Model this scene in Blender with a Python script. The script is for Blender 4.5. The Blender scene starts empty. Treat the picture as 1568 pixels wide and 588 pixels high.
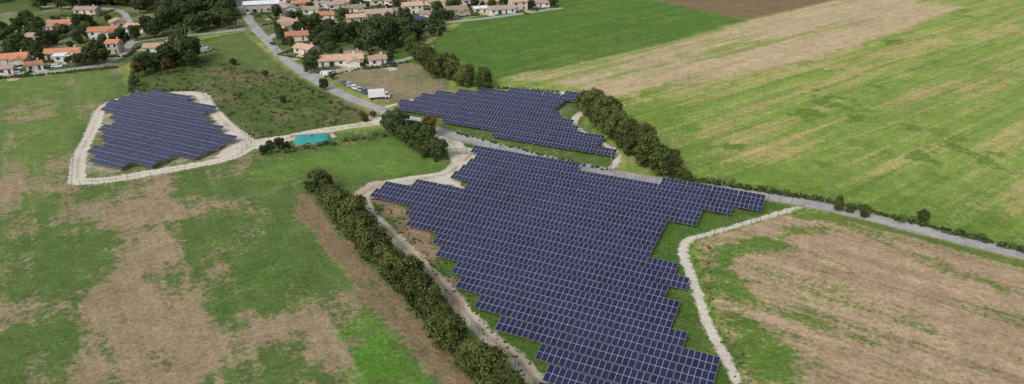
import bpy, math, random
import numpy as np
from mathutils import Vector, Matrix
random.seed(7)
# ------------------------------------------------------------------ survey
# Camera station: drone 85 m above flat farmland, tilted 26 deg down.
H=85.0; TH=math.radians(26); F=1079.0
ST,CT=math.sin(TH),math.cos(TH)
def P(u,v):
    """photo bearing (1568x588 plate) -> position on the ground (metres)"""
    dx=(u-784)/F; dy=(v-294)/F
    t=H/(ST+dy*CT)
    return (dx*t, (CT-dy*ST)*t)
def PP(l): return [P(*p) for p in l]
def lin(c):
    c=c/255.0
    return c/12.92 if c<=0.04045 else ((c+0.055)/1.055)**2.4
KA=0.90
def C(r,g,b,k=None):
    k=KA if k is None else k
    return (lin(r)*k,lin(g)*k,lin(b)*k)
scene=bpy.context.scene
COL=scene.collection
# ------------------------------------------------------------------ noise
def vnoise(x,y,seed):
    rng=np.random.RandomState(seed); L=rng.rand(256,256)
    xi=np.floor(x).astype(np.int64); yi=np.floor(y).astype(np.int64)
    fx=x-xi; fy=y-yi
    fx=fx*fx*(3-2*fx); fy=fy*fy*(3-2*fy)
    a=L[xi%256,yi%256]; b=L[(xi+1)%256,yi%256]; c=L[xi%256,(yi+1)%256]; d=L[(xi+1)%256,(yi+1)%256]
    return (a*(1-fx)+b*fx)*(1-fy)+(c*(1-fx)+d*fx)*fy
def fbm(x,y,size,seed,octv=4,g=0.55):
    s=0;a=1;tot=0
    for o in range(octv):
        f=2**o/size; th=0.7*o
        xr=x*math.cos(th)-y*math.sin(th); yr=x*math.sin(th)+y*math.cos(th)
        s=s+a*vnoise(xr*f+17.3*o,yr*f+5.1*o,seed+o); tot+=a; a*=g
    return s/tot
def sbm(al,ac,ka,kc,seed,octv=4):
    s=0;a=1;tot=0
    for o in range(octv):
        f=2**o; s=s+a*vnoise(al/ka*f+3.7*o,ac/kc*f+9.1*o,seed+o); tot+=a; a*=0.55
    return s/tot
def sstep(x): 
    x=np.clip(x,0,1); return x*x*(3-2*x)
# ------------------------------------------------------------------ node helpers
class NT:
    def __init__(s,mat):
        mat.use_nodes=True; s.t=mat.node_tree; s.n=s.t.nodes; s.l=s.t.links
        s.n.clear(); s.out=s.n.new('ShaderNodeOutputMaterial')
        s.b=s.n.new('ShaderNodeBsdfPrincipled'); s.l.new(s.b.outputs[0],s.out.inputs[0])
    def link(s,a,b): s.l.new(a,b)
    def val(s,sock,v):
        if isinstance(v,bpy.types.NodeSocket): s.l.new(v,sock)
        else: sock.default_value=v
    def math(s,op,a,b=None,c=None):
        n=s.n.new('ShaderNodeMath'); n.operation=op
        s.val(n.inputs[0],a)
        if b is not None: s.val(n.inputs[1],b)
        if c is not None: s.val(n.inputs[2],c)
        return n.outputs[0]
    def noise(s,vec,scale,detail=4,rough=0.55):
        n=s.n.new('ShaderNodeTexNoise'); n.inputs['Scale'].default_value=scale
        n.inputs['Detail'].default_value=detail; n.inputs['Roughness'].default_value=rough
        if vec is not None: s.l.new(vec,n.inputs['Vector'])
        return n.outputs['Fac']
    def mix(s,f,a,b,mode='MIX'):
        n=s.n.new('ShaderNodeMix'); n.data_type='RGBA'; n.blend_type=mode
        s.val(n.inputs[0],f); 
        for k,v in ((6,a),(7,b)):
            if isinstance(v,tuple): v=(*v[:3],1)
            s.val(n.inputs[k],v)
        return n.outputs[2]
    def rng(s,v,a,b,c=0,d=1,smooth=True):
        n=s.n.new('ShaderNodeMapRange'); n.interpolation_type='SMOOTHSTEP' if smooth else 'LINEAR'
        s.val(n.inputs[0],v)
        for i,x in enumerate((a,b,c,d)): n.inputs[i+1].default_value=x
        return n.outputs[0]
    def attr(s,name):
        n=s.n.new('ShaderNodeAttribute'); n.attribute_name=name; return n
    def coord(s,which='Object'):
        return s.n.new('ShaderNodeTexCoord').outputs[which]
    def geo(s): return s.n.new('ShaderNodeNewGeometry').outputs['Position']
    def grey(s,v):
        n=s.n.new('ShaderNodeCombineColor')
        for i in range(3): s.l.new(v,n.inputs[i])
        return n.outputs[0]
    def bump(s,h,strength=0.3,dist=0.1):
        n=s.n.new('ShaderNodeBump'); n.inputs['Strength'].default_value=strength; n.inputs['Distance'].default_value=dist
        s.l.new(h,n.inputs['Height']); s.l.new(n.outputs[0],s.b.inputs['Normal'])
def simple(name,col,rough=0.7,var=0.25,scale=1.5,metal=0.0,spec=0.3,objvar=0.0):
    m=bpy.data.materials.new(name); n=NT(m)
    f=n.noise(n.geo(),scale,5)
    a=tuple(c*(1-var) for c in col); b=tuple(min(1,c*(1+var)) for c in col)
    c=n.mix(n.rng(f,0.3,0.7),a,b)
    if objvar:
        oi=n.n.new('ShaderNodeObjectInfo')
        g=n.rng(oi.outputs['Random'],0,1,1-objvar,1+objvar,False)
        c=n.mix(1.0,c,n.grey(g),'MULTIPLY')
    n.link(c,n.b.inputs['Base Color'])
    n.b.inputs['Roughness'].default_value=rough; n.b.inputs['Metallic'].default_value=metal
    n.b.inputs['Specular IOR Level'].default_value=spec
    return m
# ------------------------------------------------------------------ mesh helpers
class MB:
    def __init__(s): s.v=[];s.f=[];s.m=[]
    def quad(s,pts,mi=0):
        k=len(s.v); s.v+= [tuple(p) for p in pts]; s.f.append(tuple(range(k,k+len(pts)))); s.m.append(mi)
    def box(s,c,d,mi=0,rz=0.0,taper=1.0):
        x,y,z=d[0]/2,d[1]/2,d[2]/2; cr,sr=math.cos(rz),math.sin(rz); k=len(s.v)
        for zz,t in ((-z,1),(z,taper)):
            for xx,yy in ((-x,-y),(x,-y),(x,y),(-x,y)):
                xx*=t;yy*=t
                s.v.append((c[0]+xx*cr-yy*sr,c[1]+xx*sr+yy*cr,c[2]+zz))
        for f in ((3,2,1,0),(4,5,6,7),(0,1,5,4),(1,2,6,5),(2,3,7,6),(3,0,4,7)):
            s.f.append(tuple(k+i for i in f)); s.m.append(mi)
    def cyl(s,a,b,r0,r1,n=8,mi=0,cap=True):
        a=Vector(a);b=Vector(b);d=(b-a).normalized()
        t=d.orthogonal().normalized();w=d.cross(t);k=len(s.v)
        for p,r in ((a,r0),(b,r1)):
            for i in range(n):
                an=2*math.pi*i/n; s.v.append(tuple(p+t*math.cos(an)*r+w*math.sin(an)*r))
        for i in range(n):
            j=(i+1)%n; s.f.append((k+i,k+j,k+n+j,k+n+i)); s.m.append(mi)
        if cap:
            s.f.append(tuple(k+i for i in range(n))[::-1]); s.m.append(mi)
            s.f.append(tuple(k+n+i for i in range(n))); s.m.append(mi)
    def mesh(s,name,mats):
        me=bpy.data.meshes.new(name); me.from_pydata(s.v,[],s.f)
        for m in mats: me.materials.append(m)
        me.polygons.foreach_set('material_index',s.m); me.update(); return me
    def obj(s,name,mats,parent=None,loc=(0,0,0),rz=0,bevel=0):
        o=bpy.data.objects.new(name,s.mesh(name,mats)); COL.objects.link(o)
        o.location=loc; o.rotation_euler=(0,0,rz)
        if parent: o.parent=parent
        if bevel:
            b=o.modifiers.new('bevel','BEVEL'); b.width=bevel; b.segments=2; b.limit_method='ANGLE'
        return o
def empty(name,loc,rz=0):
    e=bpy.data.objects.new(name,None); COL.objects.link(e); e.location=loc; e.rotation_euler=(0,0,rz); e.empty_display_size=0.5; return e
def quads_mesh(name,V,mats,mi=None,val=None):
    """V (n,4,3) -> mesh of loose quads"""
    n=len(V); me=bpy.data.meshes.new(name)
    me.vertices.add(n*4); me.vertices.foreach_set('co',V.reshape(-1).astype(np.float32))
    me.loops.add(n*4); me.loops.foreach_set('vertex_index',np.arange(n*4,dtype=np.int32))
    me.polygons.add(n); me.polygons.foreach_set('loop_start',np.arange(0,n*4,4,dtype=np.int32))
    me.polygons.foreach_set('loop_total',np.full(n,4,dtype=np.int32))
    for m in mats: me.materials.append(m)
    if mi is not None: me.polygons.foreach_set('material_index',mi.astype(np.int32))
    if val is not None:
        a=me.attributes.new('lv','FLOAT','POINT'); a.data.foreach_set('value',np.repeat(val,4).astype(np.float32))
    me.update(calc_edges=True); return me
def leaf_cloud(rng,cen,rad,per,size,shell=(0.7,1.08),lobev=None,spread=0.8):
    N=len(cen); k=N*per
    c=np.repeat(cen,per,0); r=np.repeat(rad,per,0)
    d=rng.normal(size=(k,3)); d/=np.linalg.norm(d,axis=1,keepdims=True)
    rr=rng.uniform(shell[0],shell[1],(k,1))
    p=c+d*r*rr
    nrm=d+rng.normal(size=(k,3))*spread*0.6; nrm/=np.linalg.norm(nrm,axis=1,keepdims=True)
    a=np.cross(nrm,rng.normal(size=(k,3))); a/=np.linalg.norm(a,axis=1,keepdims=True)
    b=np.cross(nrm,a)
    sz=size*rng.uniform(0.55,1.35,(k,1)); a=a*sz*0.5; b=b*sz*0.5*rng.uniform(0.6,1.0,(k,1))
    V=np.stack([p-a-b,p+a-b*0.6,p+a*0.8+b,p-a*0.7+b],1)
    V[:,:,2]=np.maximum(V[:,:,2],0.02)
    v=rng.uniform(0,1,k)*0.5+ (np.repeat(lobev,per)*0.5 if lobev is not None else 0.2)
    return V,v
# ------------------------------------------------------------------ fields of the terrain
def graded(a,b,fn):
    o=[a]
    while o[-1]<b: o.append(o[-1]+fn(o[-1]))
    return o
half=graded(0.25,3500,lambda x:0.5 if x<145 else (0.5+(x-145)*0.006 if x<360 else 2+(x-360)*0.2))
xs=np.array([-h for h in half[::-1]]+half)
ys=np.array(graded(-600,60,lambda y:40)[:-1]+graded(86,4200,lambda y:0.38*(max(y,86)/100)**1.4 if y<520 else 5+(y-520)*0.25))
ys=ys[(ys<40)|(ys>=86)]
X,Y=np.meshgrid(xs,ys); nx,ny=len(xs),len(ys)
X=X.ravel();Y=Y.ravel()
def SD(px):
    pts=PP(px); ins=np.zeros(len(X),bool); dm=np.full(len(X),1e9)
    for (x0,y0),(x1,y1) in zip(pts,pts[1:]+pts[:1]):
        ex,ey=x1-x0,y1-y0; L=ex*ex+ey*ey+1e-9
        t=np.clip(((X-x0)*ex+(Y-y0)*ey)/L,0,1)
        dm=np.minimum(dm,(X-x0-t*ex)**2+(Y-y0-t*ey)**2)
        cond=((y0>Y)!=(y1>Y))
        if abs(y1-y0)>1e-9: ins^= cond & (X < (x1-x0)*(Y-y0)/(y1-y0)+x0)
    d=np.sqrt(dm); return np.where(ins,d,-d)
def LD(pts):
    dm=np.full(len(X),1e9)
    for (x0,y0),(x1,y1) in zip(pts,pts[1:]):
        ex,ey=x1-x0,y1-y0; L=ex*ex+ey*ey+1e-9
        t=np.clip(((X-x0)*ex+(Y-y0)*ey)/L,0,1)
        dm=np.minimum(dm,(X-x0-t*ex)**2+(Y-y0-t*ey)**2)
    return np.sqrt(dm)
def smooth_line(pts,step=4.0):
    """Catmull-Rom in world space"""
    p=[Vector((a,b)) for a,b in pts]; p=[p[0]*2-p[1]]+p+[p[-1]*2-p[-2]]; out=[]
    for i in range(1,len(p)-2):
        n=max(2,int((p[i+1]-p[i]).length/step))
        for k in range(n):
            t=k/n; a,b,c,d=p[i-1],p[i],p[i+1],p[i+2]
            q=0.5*((2*b)+(c-a)*t+(2*a-5*b+4*c-d)*t*t+(3*b-a-3*c+d)*t**3)
            out.append((q.x,q.y))
    out.append((p[-2].x,p[-2].y)); return out
N50=fbm(X,Y,50,1,5,0.65); N20=fbm(X,Y,20,11,5,0.65); N8=fbm(X,Y,8,21,4,0.65); N3=fbm(X,Y,3,31,3); N100=fbm(X,Y,110,41,5,0.6)
nj=(N8-0.5)*6+(N3-0.5)*3
veg=np.zeros((len(X),3)); soil=np.zeros((len(X),3)); mixv=np.zeros(len(X)); streak=np.full(len(X),0.25)
fco=np.zeros((len(X),3))
def axes(a,b):
    p=Vector(P(*a));q=Vector(P(*b)); d=(q-p).normalized()
    return X*d.x+Y*d.y, -X*d.y+Y*d.x
def setdir(mask,a,b,fid,ka=0.02,kb=0.45):
    al,ac=axes(a,b)
    fco[mask]=np.stack([al*ka,ac*kb,np.full(len(X),fid*7.3)],1)[mask]
def streaks(a,b,sl,sc,seed):
    al,ac=axes(a,b); return sbm(al,ac,sl,sc,seed)
def tramlines(a,b,gap,wid,off=0.0):
    """pairs of wheel marks left by the sprayer"""
    al,ac=axes(a,b); ac=ac+(fbm(al,ac*0,60,333,2)-0.5)*3
    q=np.abs(((ac+off)/gap)%1-0.5)*gap
    return sstep((wid-np.abs(q-0.95))/wid*1.5)
def put(arr,m,col):
    arr[:]=arr*(1-m[:,None])+np.array(col)[None]*m[:,None]
def region(px,vegc,soilc,mx,st=None,w=1.5,jit=0.35,d=None,fid=0):
    global mixv,streak
    sd=SD(px)+nj*jit; m=sstep(sd/w*0.5+0.5)
    put(veg,m,vegc); put(soil,m,soilc); mixv=mixv*(1-m)+mx*m
    if st is not None: streak=streak*(1-m)+st*m
    if d: setdir(m>0.5,d[0],d[1],fid)
    return m
# -- base: right-hand pale green meadow with drill streaks
veg[:]=C(141,165,80); soil[:]=C(184,173,114)
SR=streaks((960,150),(1475,12),90,7,70); SR2=streaks((960,150),(1475,12),45,2.2,75)
mixv=np.clip(0.31+(SR-0.5)*1.7+(SR2-0.5)*1.4+(N50-0.5)*0.8+(N8-0.5)*0.4,0,0.9); streak[:]=0.85
setdir(np.ones(len(X),bool),(960,150),(1475,12),1)
m=sstep((N20*0.5+N8*0.5-0.56)/0.05)*0.8*sstep((N100-0.40)/0.1); put(veg,m,C(102,132,58)); mixv*=1-m*0.85
m=tramlines((960,150),(1475,12),24,0.55)*0.6; put(veg,m,C(116,142,68)); mixv*=1-m*0.6
# lush lower edge of the meadow
m=sstep((22-LD(PP([(960,140),(1030,215),(1080,262),(1300,300),(1568,370)]))+nj*2)/16)*0.75; put(veg,m,C(120,150,66)); mixv*=1-m*0.7
# dark green crop, top centre
ST1=streaks((780,118),(1140,30),80,5,90)
region([(560,92),(640,75),(720,28),(850,-4),(1010,-6),(1150,34),(960,80),(780,122),(700,118)],C(92,126,56),C(122,140,72),np.clip((ST1-0.5)*1.5+0.16+(N8-.5)*.6,0,0.5),0.5,d=((780,118),(1140,30)),fid=2)
region([(985,-4),(1140,30),(1300,-3)],C(120,110,75),C(138,118,90),0.75,0.3,d=((780,118),(1140,30)),fid=2)
region([(700,-3),(860,-3),(1010,-3),(1300,-3),(1568,-3),(1568,-60),(300,-60),(400,-3)],C(100,125,60),C(150,140,100),0.2,0.3)
# tan stubble strip
mx=np.clip(0.80+(streaks((960,110),(1400,0),70,6,95)-0.5)*2.2+(N20-0.5)*1.0,0.1,1)
region([(768,120),(960,82),(1148,32),(1290,-2),(1380,-3),(1475,10),(1390,45),(1240,92),(1090,122),(985,138),(930,152),(860,128),(800,122)],C(156,164,96),C(200,180,144),mx,0.8,w=3,jit=1.0,d=((780,118),(1140,30)),fid=3)
mm=sstep((16-LD(PP([(985,140),(1100,128),(1220,120),(1400,75),(1568,40)]))+nj*1.5)/12)*sstep((N20-0.42)/0.12)
mixv=np.maximum(mixv,mm*0.75); 
# village ground
region([(-60,-40),(860,-8),(700,30),(640,75),(560,95),(490,112),(420,78),(375,48),(300,55),(230,85),(180,104),(-60,128)],C(96,114,62),C(165,155,130),np.clip(0.25+(N20-0.5)*1.8,0,0.8),0.2,jit=0.1)
region([(-60,30),(35,28),(52,78),(-60,85)],C(125,152,80),C(150,150,90),0.25,0.6,d=((0,80),(40,30)),fid=4)
# left fields
SL=streaks((440,300),(640,560),40,4,120)
mxl=np.clip(0.21+(N50-0.5)*1.5+(N20-0.5)*1.3+(N8-0.5)*1.4+(SL-0.5)*0.9,0,0.85)
region([(-400,121),(0,120),(185,101),(200,140),(300,140),(390,215),(600,195),(690,225),(690,262),(560,290),(800,620),(-700,620)],C(101,125,67),C(168,149,120),mxl*0.9,0.55,w=2,d=((450,300),(640,560)),fid=5)
# tan patches
for px,a in (([(70,600),(80,520),(150,470),(240,445),(330,480),(345,540),(300,600)],0.6),([(140,430),(150,385),(190,345),(245,360),(240,400),(190,425)],0.5),([(330,400),(345,370),(375,380),(370,415)],0.4),
    ([(-30,345),(-30,300),(20,318),(30,345)],0.35),([(0,480),(10,520),(-60,560),(-60,480)],0.25),([(20,150),(75,140),(90,158),(40,170)],0.35),([(20,190),(60,170),(70,185),(40,200)],0.35),([(345,600),(330,520),(440,500),(470,600)],0.42),([(430,500),(440,450),(520,480),(520,560)],0.35),([(150,320),(210,300),(300,315),(250,330)],0.3),([(115,205),(140,180),(150,160),(165,158),(125,235)],0.4)):
    sd=SD(px)+(N20-0.5)*26+(N8-0.5)*14+(N3-0.5)*5; m=sstep(sd/16+0.5); mixv=np.clip(mixv+a*m*(0.65+0.7*N3),0,0.93)
# yellower bands far left and upper-left
m=sstep((SD([(-200,125),(190,103),(200,142),(150,170),(110,290),(60,330),(-200,340)])+nj)/8); put(veg,m*0.6,C(126,146,80)); 
m=sstep((SD([(-200,260),(30,300),(60,420),(20,600),(-500,620)])+(N20-.5)*30)/14); put(veg,m*0.6,C(118,140,74))
# bright lush patch by the hedge
m=sstep((SD([(535,600),(540,500),(570,450),(600,480),(640,545),(690,610)])+(N8-0.5)*20+(N20-.5)*12)/5); put(veg,m*0.85,C(98,148,52)); mixv*=1-m*0.6
m=sstep((SD([(355,262),(420,245),(520,222),(620,205),(690,240),(690,262),(560,285),(480,265),(440,285),(380,275)])+nj)/6); put(veg,m*0.8,C(114,146,68)); mixv*=1-m*0.8
m=sstep((SD([(290,480),(380,330),(450,300),(510,420),(540,500),(400,470),(380,520)])+(N20-0.5)*25+(N8-.5)*10)/10); put(veg,m*0.6,C(90,120,58)); mixv*=1-m*0.5
m=tramlines((450,300),(640,560),21,0.4,4)*0.45*sstep((N8-.3)/.3); mixv=np.where(X<-5,np.clip(mixv+m*0.45,0,1),mixv)
# bare brown headland beside hedge
hl=smooth_line(PP([(462,300),(490,345),(526,392),(571,437),(617,487),(668,543),(722,610)]))
hd=4.2-LD(hl)+nj*0.5+(N20-.5)*4
m=sstep(hd/3+.3); put(soil,m,C(150,128,102)); mixv=np.maximum(mixv,m*np.clip(0.75+(N8-.5)*.8,0,0.92))
# scrubland
region([(200,140),(198,118),(235,92),(300,62),(372,48),(400,75),(440,108),(500,140),(575,178),(540,190),(440,208),(385,222),(345,180),(318,148),(290,138)],C(92,110,60),C(130,120,88),np.clip(0.25+(N20-0.5)*1.3+(N8-0.5)*1.5,0,0.7),0.15,d=((200,110),(500,200)),fid=6)
region([(318,62),(372,50),(395,75),(430,100),(400,108),(345,85)],C(104,126,66),C(136,130,95),0.3,0.3,jit=0.5)
region([(262,72),(318,60),(345,85),(280,100)],C(102,122,64),C(136,130,95),0.25,0.3,jit=0.5)
# parking meadow
region([(500,120),(560,104),(632,96),(664,108),(694,132),(655,150),(592,160),(548,144)],C(122,128,86),C(160,146,118),np.clip(0.5+(N20-0.5)*1.3,0,0.9),0.4,d=((500,118),(640,96)),fid=7)
# solar enclosures
region([(600,165),(650,150),(700,140),(890,142),(905,165),(890,190),(950,235),(940,258),(860,246),(700,208),(620,182)],C(94,120,58),C(160,150,120),np.clip(0.22+(N8-0.5)*1.3,0,0.6),0.1,jit=0.2)
region([(690,212),(760,226),(900,258),(1050,286),(1200,306),(1225,320),(1110,350),(1060,365),(1045,385),(1075,480),(1135,600),(810,600),(700,455),(560,310),(560,285),(690,262)],C(88,120,52),C(150,130,102),np.clip(0.2+(N8-0.5)*1.3,0,0.5),0.1,jit=0.2)
# disturbed earth strip, west side of big array
m=sstep((SD([(560,300),(590,285),(640,320),(660,370),(700,410),(720,470),(790,540),(830,600),(800,610),(700,470),(600,365)])+nj*0.8)/2.5); mixv=np.maximum(mixv,m*np.clip(0.66+(N8-0.5)*1.4,0.1,0.95)); put(soil,m,C(168,144,118))
region([(135,285),(118,250),(140,200),(158,165),(190,150),(300,142),(350,190),(385,222),(345,250),(170,282)],C(116,130,76),C(194,182,158),np.clip(0.5+(N8-0.5)*1.4,0.1,0.95),0.1,jit=0.2)
# right lower field
SS=streaks((1270,345),(1568,425),60,4,150)
mxr=np.clip(0.80+(SS-0.5)*1.3+(N50-0.5)*0.7+(N20-0.5)*0.7+(N8-.5)*.6,0.15,1)
region([(1062,362),(1110,352),(1195,330),(1262,322),(1380,346),(1568,398),(1900,480),(1900,640),(1150,640),(1110,520),(1080,430)],C(118,138,68),C(193,168,138),mxr,0.75,w=2,d=((1270,345),(1568,425)),fid=8)
RF=(X>45)&(Y<185)
m=tramlines((1150,350),(1568,470),18,0.45,3)*0.55*RF; put(soil,m,C(150,124,96))
m=sstep((N20-0.54)/0.08)*0.35*RF; put(soil,m,C(172,146,116))
gm=sstep((SD([(1050,360),(1120,350),(1200,352),(1210,375),(1165,395),(1150,430),(1180,470),(1245,600),(1130,610),(1080,470)])+(N8-0.5)*22+(N20-0.5)*20)/8); mixv=mixv*(1-gm*0.8); put(veg,gm*0.7,C(100,134,56))
gm=sstep((4-LD(PP([(1200,352),(1300,352),(1380,375),(1460,415),(1568,452),(1700,500)]))+nj*1.3)/5); mixv*=1-gm*0.6
gm=sstep((3.0-LD(PP([(1225,330),(1300,335),(1400,358),(1568,404)]))+nj*0.3)/2); mixv*=1-gm
gm=sstep((SD([(1075,365),(1120,355),(1170,352),(1160,366),(1100,385)])+nj)/3); mixv=mixv*(1-gm)+0.6*gm
# ------------------------------------------------------------------ tracks (distance fields)
track=np.full(len(X),-5.0); tdirt=np.zeros(len(X))
TRACKS=[
 ([(118,276),(122,238),(142,198),(158,165),(200,149),(298,143),(318,160),(345,188),(378,218),(372,232),(335,246),(255,260),(170,275),(118,278)],2.1,0.05),
 ([(372,228),(430,215),(470,204),(520,196),(562,190),(610,186)],2.4,0.15),
 ([(395,216),(440,209),(500,200),(560,188)],1.5,0.15),
 ([(570,180),(615,192),(660,200),(690,208)],2.2,0.2),
 ([(590,164),(640,152),(690,143),(790,143),(884,146)],1.1,0.1),
 ([(884,146),(902,160),(884,178),(878,192),(905,210),(938,228),(946,244),(936,258)],1.2,0.1),
 ([(670,204),(690,215),(700,232),(706,246)],3.2,0.15),
 ([(722,236),(700,255),(680,268),(630,276),(575,286),(552,300)],2.7,0.3),
 ([(552,296),(566,325),(605,364),(655,414),(695,455),(742,510),(795,553),(840,610)],1.8,0.38),
 ([(1222,318),(1180,330),(1110,351),(1062,364),(1046,378),(1050,402),(1066,442),(1082,492),(1102,532),(1140,605)],0.9,0.05),
]
for px,hw,dt in TRACKS:
    l=smooth_line(PP(px)); ld=LD(l); d=hw-ld+(N20-0.5)*1.2
    # worn wheel ruts either side of a darker crown
    rut=0.4*sstep((0.55-ld)/0.4) if hw>1.5 else 0
    tdirt=np.where(d>track,dt+rut,tdirt); track=np.maximum(track,d)
for px,dt in (([(325,170),(350,190),(384,220),(350,240),(330,240),(356,215),(340,200)],0.15),
              ([(690,222),(728,228),(722,262),(700,275),(712,292),(690,282),(655,284),(640,276),(690,262)],0.2),
              ([(440,206),(510,194),(515,210),(452,224)],0.3),([(560,280),(600,275),(590,290),(578,305),(560,300)],0.4),
              ([(780,138),(885,140),(885,147),(790,146)],0.2),([(672,202),(705,214),(700,225),(684,222)],0.2)):
    d=SD(px)+(N3-0.5)*2; tdirt=np.where(d>track,dt,tdirt); track=np.maximum(track,d)
HOUSES=[ # u,v,len,wid,rot,roof,wing
 (95,42,15,9,8,0,1),(76,46,9,7,-5,1,0),(163,60,15,9,12,0,1),(182,40,9,9,-60,2,0),(212,47,12,8,-10,2,0),(101,87,17,9,12,0,1),(100,92,8,6,12,3,0),(20,95,15,9,18,0,1),(54,106,7,6,35,0,0),(178,80,6,7,5,0,0),(245,78,14,8,10,2,0),(60,62,10,8,0,1,0),(-25,80,14,9,5,0,0),(135,20,14,8,0,1,0),(12,112,6,5,20,1,0),
 (402,16,22,13,15,3,0),(440,24,14,9,-60,1,0),(447,40,15,10,-40,2,1),(455,60,12,9,20,0,0),(470,80,11,8,-30,2,0),(522,97,22,9,14,2,1),(541,90,8,6,14,1,0),(578,97,8,7,20,2,0),(488,8,14,9,25,2,0),(512,12,12,9,30,1,0),(527,8,12,9,-20,2,0),(545,17,12,8,20,1,1),(545,32,11,8,20,2,0),(580,25,17,10,15,1,1),(608,22,12,8,25,1,0),(632,20,13,9,15,2,0),(640,35,11,8,-35,4,0),(655,27,9,8,-10,1,0),(697,20,15,10,20,1,1),(722,5,13,9,10,2,0),(735,18,9,8,15,3,0),(768,19,17,9,15,1,0),(793,14,11,8,20,2,0),(825,9,13,9,15,1,0),(803,5,10,8,0,1,0),(585,5,15,9,20,1,0),(668,8,12,8,10,2,0),(642,6,10,8,15,1,0),(560,6,11,8,0,3,0),(428,8,12,8,0,1,0),(460,10,11,8,30,0,0),(478,20,10,8,0,1,0),(500,28,10,8,10,0,0),(605,6,12,8,10,2,0),(750,8,10,8,30,2,0)]
HOUSES=[(u,v,L*0.87,W*0.86,r,k,w) for u,v,L,W,r,k,w in HOUSES]
for i,(u,v,L,W,r,k,w) in enumerate(HOUSES):
    x,y=P(u,v); a=math.radians(r)+(1.57 if i%3==0 else 0)-1.2
    q=(x+math.cos(a)*12,y+math.sin(a)*12)
    d=2.2-LD([(x,y),q]); tdirt=np.where(d>track,0.5,tdirt); track=np.maximum(track,d)
# ------------------------------------------------------------------ ground mesh
me=bpy.data.meshes.new('ground')
co=np.zeros((len(X),3),np.float32); co[:,0]=X; co[:,1]=Y
me.vertices.add(len(X)); me.vertices.foreach_set('co',co.ravel())
I,J=np.meshgrid(np.arange(nx-1),np.arange(ny-1)); b0=(J*nx+I).ravel()
fc=np.stack([b0,b0+1,b0+nx+1,b0+nx],1).astype(np.int32); nf=len(fc)
me.loops.add(nf*4); me.loops.foreach_set('vertex_index',fc.ravel())
me.polygons.add(nf); me.polygons.foreach_set('loop_start',np.arange(0,nf*4,4,dtype=np.int32)); me.polygons.foreach_set('loop_total',np.full(nf,4,np.int32))
me.update(calc_edges=True)
def addf(n,a): at=me.attributes.new(n,'FLOAT','POINT'); at.data.foreach_set('value',a.astype(np.float32))
def addv(n,a): at=me.attributes.new(n,'FLOAT_VECTOR','POINT'); at.data.foreach_set('vector',a.astype(np.float32).ravel())
addf('mixv',mixv); addf('streak',streak); addf('track',track); addf('tdirt',tdirt); addv('veg',veg); addv('soil',soil); addv('fco',fco)
gm_=bpy.data.materials.new('ground_fields'); n=NT(gm_)
g=n.geo(); A=n.noise(g,0.55,8,0.76); Cn=n.noise(g,1.1,6,0.78); D=n.noise(g,0.10,6,0.66); Hn=n.noise(g,0.022,4,0.6); M5=n.noise(g,0.28,6,0.74)
B=n.noise(n.attr('fco').outputs['Vector'],1.0,6,0.65)
sc=n.math('SUBTRACT',B,0.5)
m1=n.math('ADD',n.attr('mixv').outputs['Fac'],n.math('MULTIPLY',n.math('SUBTRACT',A,0.5),2.2))
m2=n.math('ADD',m1,n.math('MULTIPLY',sc,n.attr('streak').outputs['Fac']))
f=n.rng(m2,0.18,0.82)
c=n.mix(f,n.attr('veg').outputs['Vector'],n.attr('soil').outputs['Vector'])
# hue drift towards dry yellow / cool green
c=n.mix(n.rng(D,0.52,0.75,0,0.28),c,C(150,146,84)); c=n.mix(n.rng(Hn,0.35,0.5,0.14,0),c,C(80,110,58))
br=n.math('MULTIPLY',n.rng(Cn,0.25,0.75,0.52,1.48,False),n.rng(D,0.3,0.7,0.88,1.12,False))
br=n.math('MULTIPLY',br,n.rng(M5,0.3,0.7,0.76,1.24,False))
br=n.math('MULTIPLY',br,n.math('ADD',1.0,n.math('MULTIPLY',sc,n.math('MULTIPLY',n.attr('streak').outputs['Fac'],0.9))))
c=n.mix(1.0,c,n.grey(br),'MULTIPLY')
tt=n.math('ADD',n.attr('track').outputs['Fac'],n.math('MULTIPLY',n.math('SUBTRACT',A,0.5),3.2))
ft=n.rng(tt,-0.35,0.4)
gd=n.math('ADD',n.attr('tdirt').outputs['Fac'],n.math('MULTIPLY',n.math('SUBTRACT',D,0.5),1.6))
gc=n.mix(n.rng(gd,0.0,0.9),C(234,225,208),C(180,160,130))
gc=n.mix(1.0,gc,n.grey(n.rng(Cn,0.25,0.75,0.78,1.15,False)),'MULTIPLY')
c=n.mix(ft,c,gc)
n.link(c,n.b.inputs['Base Color']); n.b.inputs['Roughness'].default_value=0.95; n.b.inputs['Specular IOR Level'].default_value=0.1
n.bump(n.math('ADD',Cn,A),0.8,0.35)
me.materials.append(gm_); go=bpy.data.objects.new('ground',me); COL.objects.link(go)
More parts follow.
